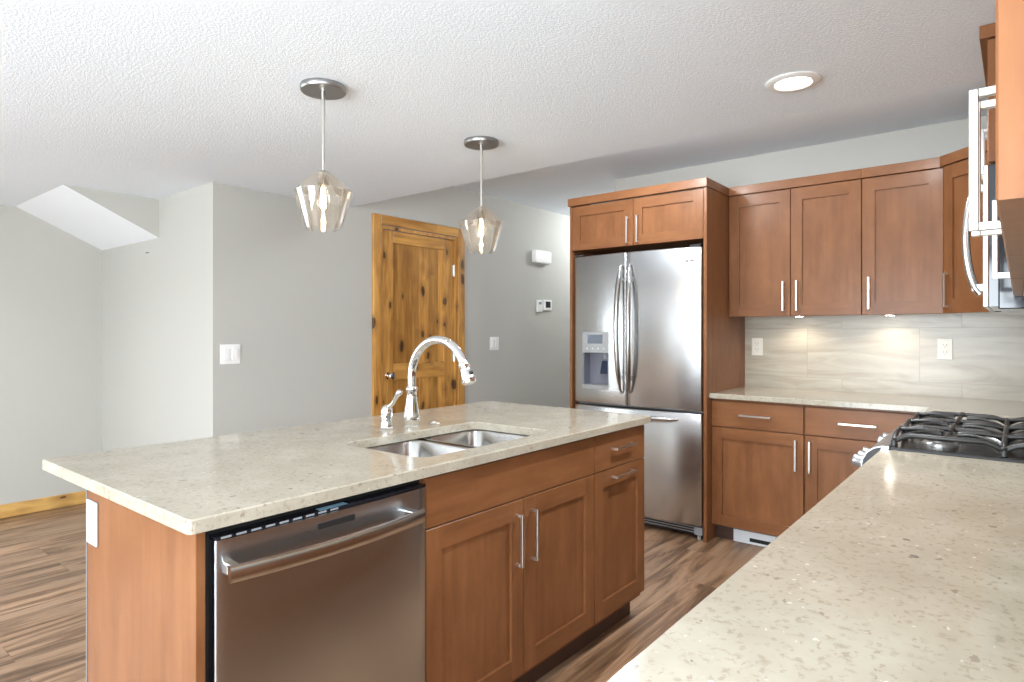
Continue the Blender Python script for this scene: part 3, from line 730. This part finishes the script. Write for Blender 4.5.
mb = MB(); mb.lathe([(0.011, 0), (0.011, 0.003), (0.001, 0.0035)], (-1.628, fyc(-1.628) + 0.001, 1.748), -Y, 18, 0); mb.box((-1.612, fyc(-1.60) - 0.0015, 1.741), (-1.584, fyc(-1.59) + 0.003, 1.755)); mb.build('badge', 'grey_plastic', dr_)
p, r = [], []
for i in range(21):
    q = i / 20; x = -2.33 + 0.64 * q; s = math.sin(math.pi * q); p.append((x, fyc(x) - 0.012 - 0.046 * s ** 0.5, 0.745)); r.append(0.006 + 0.009 * min(1, s * 3))
hf = MB().tube(p, r, 14).build('handle', 'steel_plain', fz, smooth=60)
for x in (-2.26, -1.76): box((x - 0.012, fyc(x) - 0.042, 0.738), (x + 0.012, fyc(x) + 0.002, 0.752)).build('handle_post', 'steel_dark', fz, bevel=0.003)
mb = MB(); mb.box((fx0 + 0.01, FY + 0.045, 0.022), (fx1 - 0.01, FY + 0.074, 0.080)); mb.build('grille', 'black', t)
mb = MB()
for z in (0.034, 0.050, 0.066): mb.box((fx0 + 0.012, FY + 0.038, z), (fx1 - 0.06, FY + 0.0448, z + 0.006))
mb.build('grille_slats', 'grey_plastic', t)
mb = MB(); mb.box((fx1 - 0.055, FY + 0.018, 0.030), (fx1 - 0.004, FY + 0.044, 0.078)); mb.lathe([(0.012, 0), (0.010, 0.030)], (fx1 - 0.028, FY + 0.032, 0.0005), Z, 14); mb.build('hinge_foot', 'grey_plastic', t)
for x in (fx0 + 0.05, fx1 - 0.05): box((x - 0.035, FY + 0.02, 1.8365), (x + 0.035, FY + 0.12, 1.850)).build('hinge_cover', 'black', t)

# ------------------------------------------------------------------ cabinets along the back wall
BY = 3.830
def base_unit(x0, x1, label, handle_x):
    t = thing('base_cabinet', label, 'cabinet', ((x0 + x1) / 2, 4.15, 0), 'base cabinets along the back wall')
    box((x0, BY + 0.021, 0.10), (x1, YB - 0.014, 0.889)).build('carcass', 'wood_z', t)
    box((x0, BY + 0.080, 0), (x1, BY + 0.095, 0.099)).build('toe_kick', 'toe', t)
    d = slab(t, 'drawer', (x0 + 0.003, BY + 0.02, 0.716), X, -Y, x1 - x0 - 0.006, 0.158, 'wood_x'); pull(d, ((x0 + x1) / 2, BY, 0.795), -Y, X, 0.185)
    d = shaker(t, 'door', (x0 + 0.003, BY + 0.02, 0.103), X, -Y, x1 - x0 - 0.006, 0.607, 'wood_x'); pull(d, (handle_x, BY, 0.590), -Y, Z, 0.180)
base_unit(-1.500, -0.958, 'brown base cabinet with drawer and shaker door beside the refrigerator', -1.000)
base_unit(-0.955, -0.415, 'brown base cabinet with drawer and shaker door partly hidden by the stove', -0.925)
box_ = box((-0.412, BY + 0.02, 0), (XR - 0.002, YB - 0.014, 0.889)).build('corner_cabinet', 'wood_z'); tag(box_, 'plain brown blind corner cabinet under the back worktop behind the stove', 'cabinet')
t = thing('floor_register', 'white toe kick air register with a dark slot under the base cabinet', 'vent', (-1.22, BY + 0.076, 0))
box((-1.385, BY + 0.066, 0.002), (-1.050, BY + 0.0795, 0.078)).build('cover', 'white_metal', t, bevel=0.003)
box((-1.285, BY + 0.064, 0.018), (-1.150, BY + 0.0665, 0.040)).build('slot', 'dark_hole', t)
# L-shaped piece of worktop behind the stove
STY0, STY1 = 2.345, 3.108
worktop('countertop', [(-1.500, 3.802), (-0.356, 3.802), (-0.356, STY1 + 0.006), (XR - 0.001, STY1 + 0.006), (XR - 0.001, YB - 0.013), (-1.500, YB - 0.013)], None,
        'beige quartz countertop along the tiled back wall beside the refrigerator', (-0.6, 4.1, CB))
worktop('countertop', rrect(-0.352, -1.45, XR - 0.001, STY0 - 0.006, 0.010, 3), None,
        'beige quartz countertop in the foreground running up to the stove', (0, 0.5, CB))

def right_base(y0, y1, label):
    t = thing('base_cabinet', label, 'cabinet', (0, (y0 + y1) / 2, 0), 'base cabinets under the foreground worktop')
    box((-0.305, y0, 0.10), (XR - 0.002, y1, 0.889)).build('carcass', 'wood_z', t); box((-0.250, y0, 0), (-0.235, y1, 0.099)).build('toe_kick', 'toe', t)
    m = (y0 + y1) / 2
    d = slab(t, 'drawer', (-0.306, y1 - 0.003, 0.732), -Y, -X, y1 - y0 - 0.006, 0.146, 'wood_y'); pull(d, (-0.326, m, 0.81), -X, Y, 0.18)
    for a, b, hy in ((y1 - 0.003, m + 0.002, m + 0.045), (m - 0.002, y0 + 0.003, m - 0.045)):
        d = shaker(t, 'door', (-0.306, a, 0.105), -Y, -X, a - b, 0.622, 'wood_y'); pull(d, (-0.326, hy, 0.600), -X, Z, 0.178)
right_base(1.46, 2.335, 'brown two door base cabinet under the foreground worktop next to the stove')
right_base(0.58, 1.457, 'brown two door base cabinet in the middle below the foreground worktop')
right_base(-0.30, 0.577, 'brown two door base cabinet below the near end of the foreground worktop')

UY, UZ0, UZ1 = 4.130, 1.400, 2.197
def upper_unit(x0, x1, doors, label):
    t = thing('wall_cabinet', label, 'cabinet', ((x0 + x1) / 2, 4.3, UZ0), 'wall cabinets along the back wall')
    mb = MB(); mb.box((x0, UY + 0.021, UZ0 + 0.012), (x1, YB - 0.002, UZ1 + 0.01)); mb.build('carcass', 'wood_z', t)
    for a, b, hx in doors:
        d = shaker(t, 'door', (a, UY + 0.02, UZ0), X, -Y, b - a, UZ1 - UZ0 - 0.004, 'wood_x', 0.066, 0.075); pull(d, (hx, UY, 1.525), -Y, Z, 0.185)
    box((x0, UY - 0.010, UZ1), (x1, UY + 0.0205, 2.253)).build('crown', 'wood_x', t, bevel=0.002)
upper_unit(-1.500, -0.7195, [(-1.497, -1.1135, -1.152), (-1.1105, -0.721, -1.072)], 'two door brown wall cabinet over the outlet beside the refrigerator')
upper_unit(-0.7185, -0.322, [(-0.717, -0.324, -0.680)], 'single door brown wall cabinet with a left hand pull, next to the corner cabinet')
# diagonal corner wall cabinet
t = thing('wall_cabinet', 'diagonal corner wall cabinet of brown wood behind the microwave handle', 'cabinet', (0.0, 4.2, UZ0), 'wall cabinets along the back wall')
a0, a1 = Vector((-0.318, 4.128, 0)), Vector((-0.028, 3.838, 0)); ud = (a1 - a0).normalized(); nd = Vector((-ud.y * -1, 0, 0)); nd = Vector((-1, -1, 0)).normalized()
MB().prism([(-0.318, YB - 0.002), (-0.318, 4.155), (-0.003, 3.840), (XR - 0.002, 3.840), (XR - 0.002, YB - 0.002)], lambda a, b, d: (a, b, d), UZ0 + 0.012, UZ1 + 0.01).build('carcass', 'wood_z', t)
d = shaker(t, 'door', a0 + ud * 0.014 + Vector((0, 0, UZ0)) - nd * 0.0, ud, nd, 0.385, UZ1 - UZ0 - 0.004, 'wood_x', 0.060, 0.075); pull(d, a0 + ud * 0.046 + nd * 0.02 + Vector((0, 0, 1.525)), nd, Z, 0.185)
c0, c1 = a0 + nd * 0.030 - ud * 0.0, a1 + nd * 0.030
mb = MB(); mb.prism([(c0.x, c0.y), (c1.x, c1.y), (c1.x - nd.x * 0.03, c1.y - nd.y * 0.03), (c0.x - nd.x * 0.03, c0.y - nd.y * 0.03)], lambda a, b, d: (a, b, d), UZ1, 2.253); mb.build('crown', 'wood_x', t, bevel=0.002)
# puck lights under the wall cabinets
for x, lab in ((-1.105, 'small round puck light under the two door wall cabinet'), (-0.600, 'small round puck light under the single door wall cabinet')):
    t = thing('puck_light', lab, 'light', (x, 4.30, UZ0), 'under cabinet puck lights')
    MB().lathe([(0.034, 0.0), (0.034, -0.012), (0.028, -0.014), (0.027, -0.010), (0.001, -0.010)], (x, 4.30, UZ0 + 0.0115), Z, 28).build('housing', 'nickel', t, smooth=40)
    MB().lathe([(0.026, 0.0), (0.024, -0.002), (0.001, -0.002)], (x, 4.30, UZ0 - 0.0005), Z, 28).build('diffuser', 'puck', t)
    lamp('puck_glow', 'SPOT', (x, 4.30, UZ0 - 0.008), 3.0, (1.0, 0.88, 0.72), 0.02, parent=t, cone=2.6)

# ------------------------------------------------------------------ right wall: microwave and wall cabinets
MY0, MY1 = 2.275, 3.035
t = thing('microwave', 'over the range microwave with dark side and pale curved door handle', 'microwave', (0.1, 2.73, 1.366))
box((-0.048, MY0, 1.366), (XR - 0.002, MY1, 1.788)).build('body', 'black_glass', t, bevel=0.003)
d = box((-0.084, MY0 + 0.002, 1.372), (-0.070, MY1 - 0.16, 1.785)).build('door', 'steel', t, bevel=0.003)
box((-0.0695, MY0 + 0.003, 1.374), (-0.0485, MY1 - 0.162, 1.783)).build('door_liner', 'black_glass', d)
box((-0.0856, MY0 + 0.07, 1.44), (-0.0842, MY1 - 0.24, 1.74)).build('window', 'black_glass', d)
box((-0.084, MY1 - 0.158, 1.372), (-0.049, MY1 - 0.002, 1.785)).build('control_panel', 'black_glass', t, bevel=0.003)
p, r = [], []
for i in range(21):
    q = i / 20; s = math.sin(math.pi * q); p.append((-0.092 - 0.035 * s ** 0.6, MY0 + 0.055, 1.412 + 0.335 * q)); r.append(0.011)
hd = MB().tube(p, r, 12, up=(0, 1, 0), flat=1.5).build('handle', 'steel_plain', d, smooth=60)
for z in (1.432, 1.727): box((-0.112, MY0 + 0.042, z - 0.010), (-0.083, MY0 + 0.068, z + 0.010)).build('handle_mount', 'white', hd, bevel=0.002)
t = thing('wall_cabinet', 'short brown wall cabinet with crown above the microwave', 'cabinet', (0.1, 2.73, 1.790), 'wall cabinets on the right wall')
box((-0.052, MY0, 1.790), (XR - 0.002, MY1, 2.150)).build('carcass', 'wood_z', t)
for a, b, hy in ((MY1 - 0.002, 2.6565, 2.70), (2.6535, MY0 + 0.002, 2.61)):
    d = shaker(t, 'door', (-0.053, a, 1.793), -Y, -X, a - b, 0.352, 'wood_y'); pull(d, (-0.073, hy, 1.90), -X, Z, 0.15)
box((-0.092, MY0 - 0.004, 2.151), (-0.052, MY1, ZC - 0.001)).build('crown', 'wood_y', t, bevel=0.002)
def right_upper(y0, y1, doors, label):
    z0, xb = 1.400, 0.006
    t = thing('wall_cabinet', label, 'cabinet', (0.15, (y0 + y1) / 2, z0), 'wall cabinets on the right wall')
    mb = MB(); mb.box((xb, y0, z0 + 0.002), (XR - 0.002, y1, ZC - 0.002)); mb.build('carcass', 'wood_z', t, bevel=0.0015)
    box((xb + 0.001, y0 + 0.001, z0), (XR - 0.003, y1 - 0.001, z0 + 0.0015)).build('bottom_panel', 'carcass', t)
    for a, b, hy in doors:
        d = shaker(t, 'door', (xb - 0.0005, b, z0), -Y, -X, b - a, ZC - z0 - 0.004, 'wood_y'); pull(d, (xb - 0.0205, hy, 1.525), -X, Z, 0.185, 0.038)
right_upper(0.600, 1.499, [(0.602, 1.0485, 1.022), (1.0515, 1.497, 1.080)], 'nearest brown wall cabinet at the right edge, cut by the picture border')
right_upper(1.501, 2.268, [(1.503, 1.9385, 1.908), (1.9415, 2.266, 1.975)], 'brown wall cabinet between the microwave and the nearest wall cabinet')

# ------------------------------------------------------------------ stove
t = thing('gas_range', 'stainless gas range with black cast iron grates beside the foreground countertop', 'stove', (0, 2.73, 0))
box((-0.330, STY0 + 0.002, 0.02), (XR - 0.03, STY1 - 0.002, 0.895)).build('body', 'steel_dark', t)
ck = MB(); ck.box((-0.330, STY0 + 0.001, 0.8955), (XR - 0.03, STY1 - 0.001, 0.928)); ck.build('cooktop', 'enamel', t, bevel=0.006)
prof = [(-0.330, 0.930), (-0.352, 0.929), (-0.374, 0.921), (-0.394, 0.905), (-0.406, 0.882), (-0.411, 0.850), (-0.409, 0.825), (-0.398, 0.812), (-0.331, 0.812)]
cp = MB().prism(prof, lambda a, b, d: (a, d, b), STY0 + 0.001, STY1 - 0.001).build('control_panel', 'steel_dark', t, smooth=40)
MB().prism([(a - (0.004 if a < -0.34 else 0), b - 0.003) for a, b in prof][1:-1], lambda a, b, d: (a + 0.006, d, b), STY0 - 0.001, STY0 + 0.0008).build('end_cap', 'black', cp)
kn = Vector((-0.97, 0, 0.22)).normalized()
for i in range(5):
    y = STY0 + (0.070, 0.150, 0.235, 0.560, 0.660)[i]
    k = MB().lathe([(0.026, -0.004), (0.026, 0.004), (0.022, 0.007), (0.022, 0.013), (0.020, 0.016), (0.020, 0.034), (0.017, 0.037), (0.001, 0.0375)], (-0.411, y, 0.855), kn, 26).build('knob', 'silver_plastic', cp, smooth=40)
dd = box((-0.375, STY0 + 0.004, 0.20), (-0.331, STY1 - 0.004, 0.805)).build('oven_door', 'steel', t, bevel=0.004)
box((-0.3765, STY0 + 0.10, 0.32), (-0.3752, STY1 - 0.10, 0.64)).build('window', 'black_glass', dd)
MB().tube([(-0.42, STY0 + 0.05, 0.755), (-0.42, STY1 - 0.05, 0.755)], 0.012, 14).build('handle', 'steel_plain', dd, smooth=60)
for y in (STY0 + 0.08, STY1 - 0.08): box((-0.416, y - 0.012, 0.747), (-0.374, y + 0.012, 0.763)).build('handle_post', 'steel_dark', dd, bevel=0.002)
box((-0.372, STY0 + 0.004, 0.05), (-0.331, STY1 - 0.004, 0.19)).build('drawer', 'steel', t, bevel=0.004)
bx_ = [(-0.205, STY0 + 0.150), (0.115, STY0 + 0.150), (-0.045, (STY0 + STY1) / 2), (-0.205, STY1 - 0.150), (0.115, STY1 - 0.150)]
for (x, y) in bx_:
    b = MB().lathe([(0.052, 0), (0.052, 0.006), (0.046, 0.012), (0.034, 0.013), (0.033, 0.016), (0.001, 0.016)], (x, y, 0.9275), Z, 32).build('burner', 'burner', t, smooth=40)
    MB().lathe([(0.036, 0.0165), (0.037, 0.019), (0.034, 0.024), (0.001, 0.025)], (x, y, 0.9275), Z, 32).build('burner_cap', 'iron', b, smooth=40)
def grate(y0, y1):
    mb = MB(); zt, r = 0.968, 0.0078; x0, x1 = -0.318, 0.245; ym = (y0 + y1) / 2; xm = (x0 + x1) / 2
    def bar(p, rr=r): mb.tube(p, rr, 8)
    # side rails dip in soft arches between feet
    for y in (y0, y1):
        s = 1 if y == y0 else -1; pts = []
        for i in range(37):
            q = i / 36; x = x0 + (x1 - x0) * q
            a = abs(math.sin(2 * math.pi * q))
            pts.append((x, y + s * 0.010 * (1 - a), zt - 0.024 * (1 - min(1, a * 2.0)) ** 1.5))
        bar(pts, 0.0085)
        for q in (0.0, 0.5, 1.0):
            x = x0 + (x1 - x0) * q; bar([(x, y + s * 0.010, zt - 0.020), (x, y + s * 0.006, 0.9285)], 0.010)
    for x in (x0, xm, x1):
        pts = [(x, y0 + 0.010 + (y1 - y0 - 0.02) * i / 16, zt - 0.022 + 0.026 * math.sin(math.pi * i / 16) ** 0.5) for i in range(17)]
        bar(pts)
    for xc in ((x0 + xm) / 2, (xm + x1) / 2):
        h = (xm - x0) / 2
        for sx, sy in ((1, 0), (-1, 0), (0, 1), (0, -1)):
            L = h if sx else (y1 - y0) / 2
            pts = []
            for i in range(9):
                q = i / 8; d = L * (1 - q) + 0.026 * q
                pts.append((xc + sx * d, ym + sy * d, zt + 0.003 + 0.006 * math.sin(math.pi * q)))
            bar(pts, 0.0068)
        for sx in (-1, 1):
            for sy in (-1, 1):      # curved fingers sweeping from the corners
                pts = []
                for i in range(11):
                    q = i / 10; pts.append((xc + sx * (h * (1 - q) + 0.020 * q), ym + sy * ((y1 - y0) / 2 * (1 - q) ** 1.8 + 0.034 * q), zt - 0.018 * (1 - q) ** 3 + 0.006 * math.sin(math.pi * q)))
                bar(pts, 0.0062)
    return mb.build('grate', 'iron', t, smooth=60)
gw = (STY1 - STY0 - 0.03) / 3
for i in range(3): grate(STY0 + 0.015 + gw * i + 0.003, STY0 + 0.015 + gw * (i + 1) - 0.003)

# unseen surface mounted fixtures, added to brighten the raised ceiling and hall
def dome(x, y, label, power):
    t = thing('unseen_fixture', label, 'ceiling light', (x, y, ZU), 'unseen flush ceiling fixtures')
    MB().lathe([(0.085, -0.0005), (0.085, -0.022), (0.078, -0.026), (0.001, -0.026)], (x, y, ZU), Z, 40).build('canopy', 'nickel', t, smooth=40)
    MB().lathe([(0.074, -0.0265), (0.074, -0.034), (0.060, -0.048), (0.032, -0.057), (0.001, -0.060)], (x, y, ZU), Z, 40).build('glass_dome', 'led', t, smooth=60)
    lamp('unseen_fixture_glow', 'POINT', (x, y, ZU - 0.13), power, CAN_W, 0.06, parent=t)
dome(-1.75, 3.10, 'unseen round ceiling fixture on the raised ceiling in front of the refrigerator', DOME * 1.05)
dome(-0.45, 3.10, 'added unseen fill fixture on the raised ceiling in front of the back worktop', DOME * 0.5)
dome(-3.10, 5.90, 'added unseen fill fixture in the hall behind the refrigerator', DOME * 1.35)

# ------------------------------------------------------------------ pendants and recessed lights
def pendant(x, y):
    t = thing('pendant_light', 'clear glass pendant on a rod left of the wooden door, nearer of the two', 'pendant light', (x, y, ZC), 'pendant lights over the island')
    MB().lathe([(0.080, -0.0005), (0.081, -0.004), (0.081, -0.017), (0.078, -0.021), (0.001, -0.021)], (x, y, ZC), Z, 48).build('canopy', 'canopy', t, smooth=40)
    rd = MB(); rd.tube([(x, y, ZC - 0.021), (x, y, 2.085)], 0.0075, 14); rd.tube([(x, y, 2.085), (x, y, 1.880)], 0.0052, 14); rd.build('rod', 'nickel', t, smooth=50)
    MB().lathe([(0.0065, 0.0), (0.018, -0.004), (0.0235, -0.010), (0.0235, -0.024), (0.021, -0.026), (0.021, -0.052), (0.001, -0.052)], (x, y, 1.886), Z, 28).build('socket', 'brass', t, smooth=40)
    o = [(0.024, 1.876), (0.034, 1.872), (0.060, 1.850), (0.1015, 1.812), (0.1035, 1.806), (0.1020, 1.800), (0.085, 1.740), (0.0655, 1.676), (0.064, 1.672)]
    i = [(r - 0.003, z - 0.0006) for r, z in reversed(o)]
    MB().lathe([(r, z) for r, z in o + i] , (x, y, 0), Z, 64, cap=False).build('shade', 'shade_glass', t, smooth=28)
    b = MB().lathe([(0.010, 1.836), (0.013, 1.826), (0.020, 1.805), (0.0255, 1.780), (0.0255, 1.765), (0.021, 1.748), (0.012, 1.737), (0.001, 1.734)], (x, y, 0), Z, 32).build('bulb', 'bulb_glass', t, smooth=50)
    mb = MB()
    for k in range(6):
        a = k * math.pi / 3; mb.tube([(x + 0.004 * math.cos(a), y + 0.004 * math.sin(a), 1.825), (x + 0.009 * math.cos(a), y + 0.009 * math.sin(a), 1.752)], 0.002, 6)
    mb.build('filament', 'filament', b)
    lamp('bulb_glow', 'POINT', (x, y, 1.785), 0.5, (1.0, 0.88, 0.72), 0.012, parent=t)
    return t
p1 = pendant(-1.962, 1.335)
p2 = copy_tree(p1, (0.012, 0.845, 0)); p2['label'] = 'clear glass pendant hanging in front of the wooden door, farther of the two'

def downlight(x, y, z, label, power=CAN_POW):
    t = thing('recessed_light', label, 'ceiling light', (x, y, z), 'recessed ceiling lights')
    MB().lathe([(0.092, -0.0005), (0.092, -0.004), (0.084, -0.008), (0.064, -0.009), (0.058, -0.004), (0.057, -0.0008)], (x, y, z), Z, 48).build('trim_ring', 'white', t, smooth=40)
    MB().lathe([(0.0565, -0.001), (0.056, -0.0035), (0.001, -0.0038)], (x, y, z), Z, 40).build('diffuser', 'led', t)
    lamp('downlight_glow', 'SPOT', (x, y, z - 0.012), power, CAN_W, 0.055, parent=t, cone=2.7)
downlight(-0.627, 2.361, ZC, 'round recessed ceiling light with a white rim on the lower ceiling', 95)
downlight(-0.75, 1.0, ZC, 'added unseen recessed light in the lower ceiling over the aisle', 13)  # added above the view to brighten the aisle and island fronts
downlight(-4.5, -0.1, ZC, 'added unseen recessed light over the living area near the alcove', 58)  # added out of view to brighten the alcove wall
downlight(-3.1, -2.3, ZC, 'added unseen recessed light near the rear wall')  # added out of view as general fill
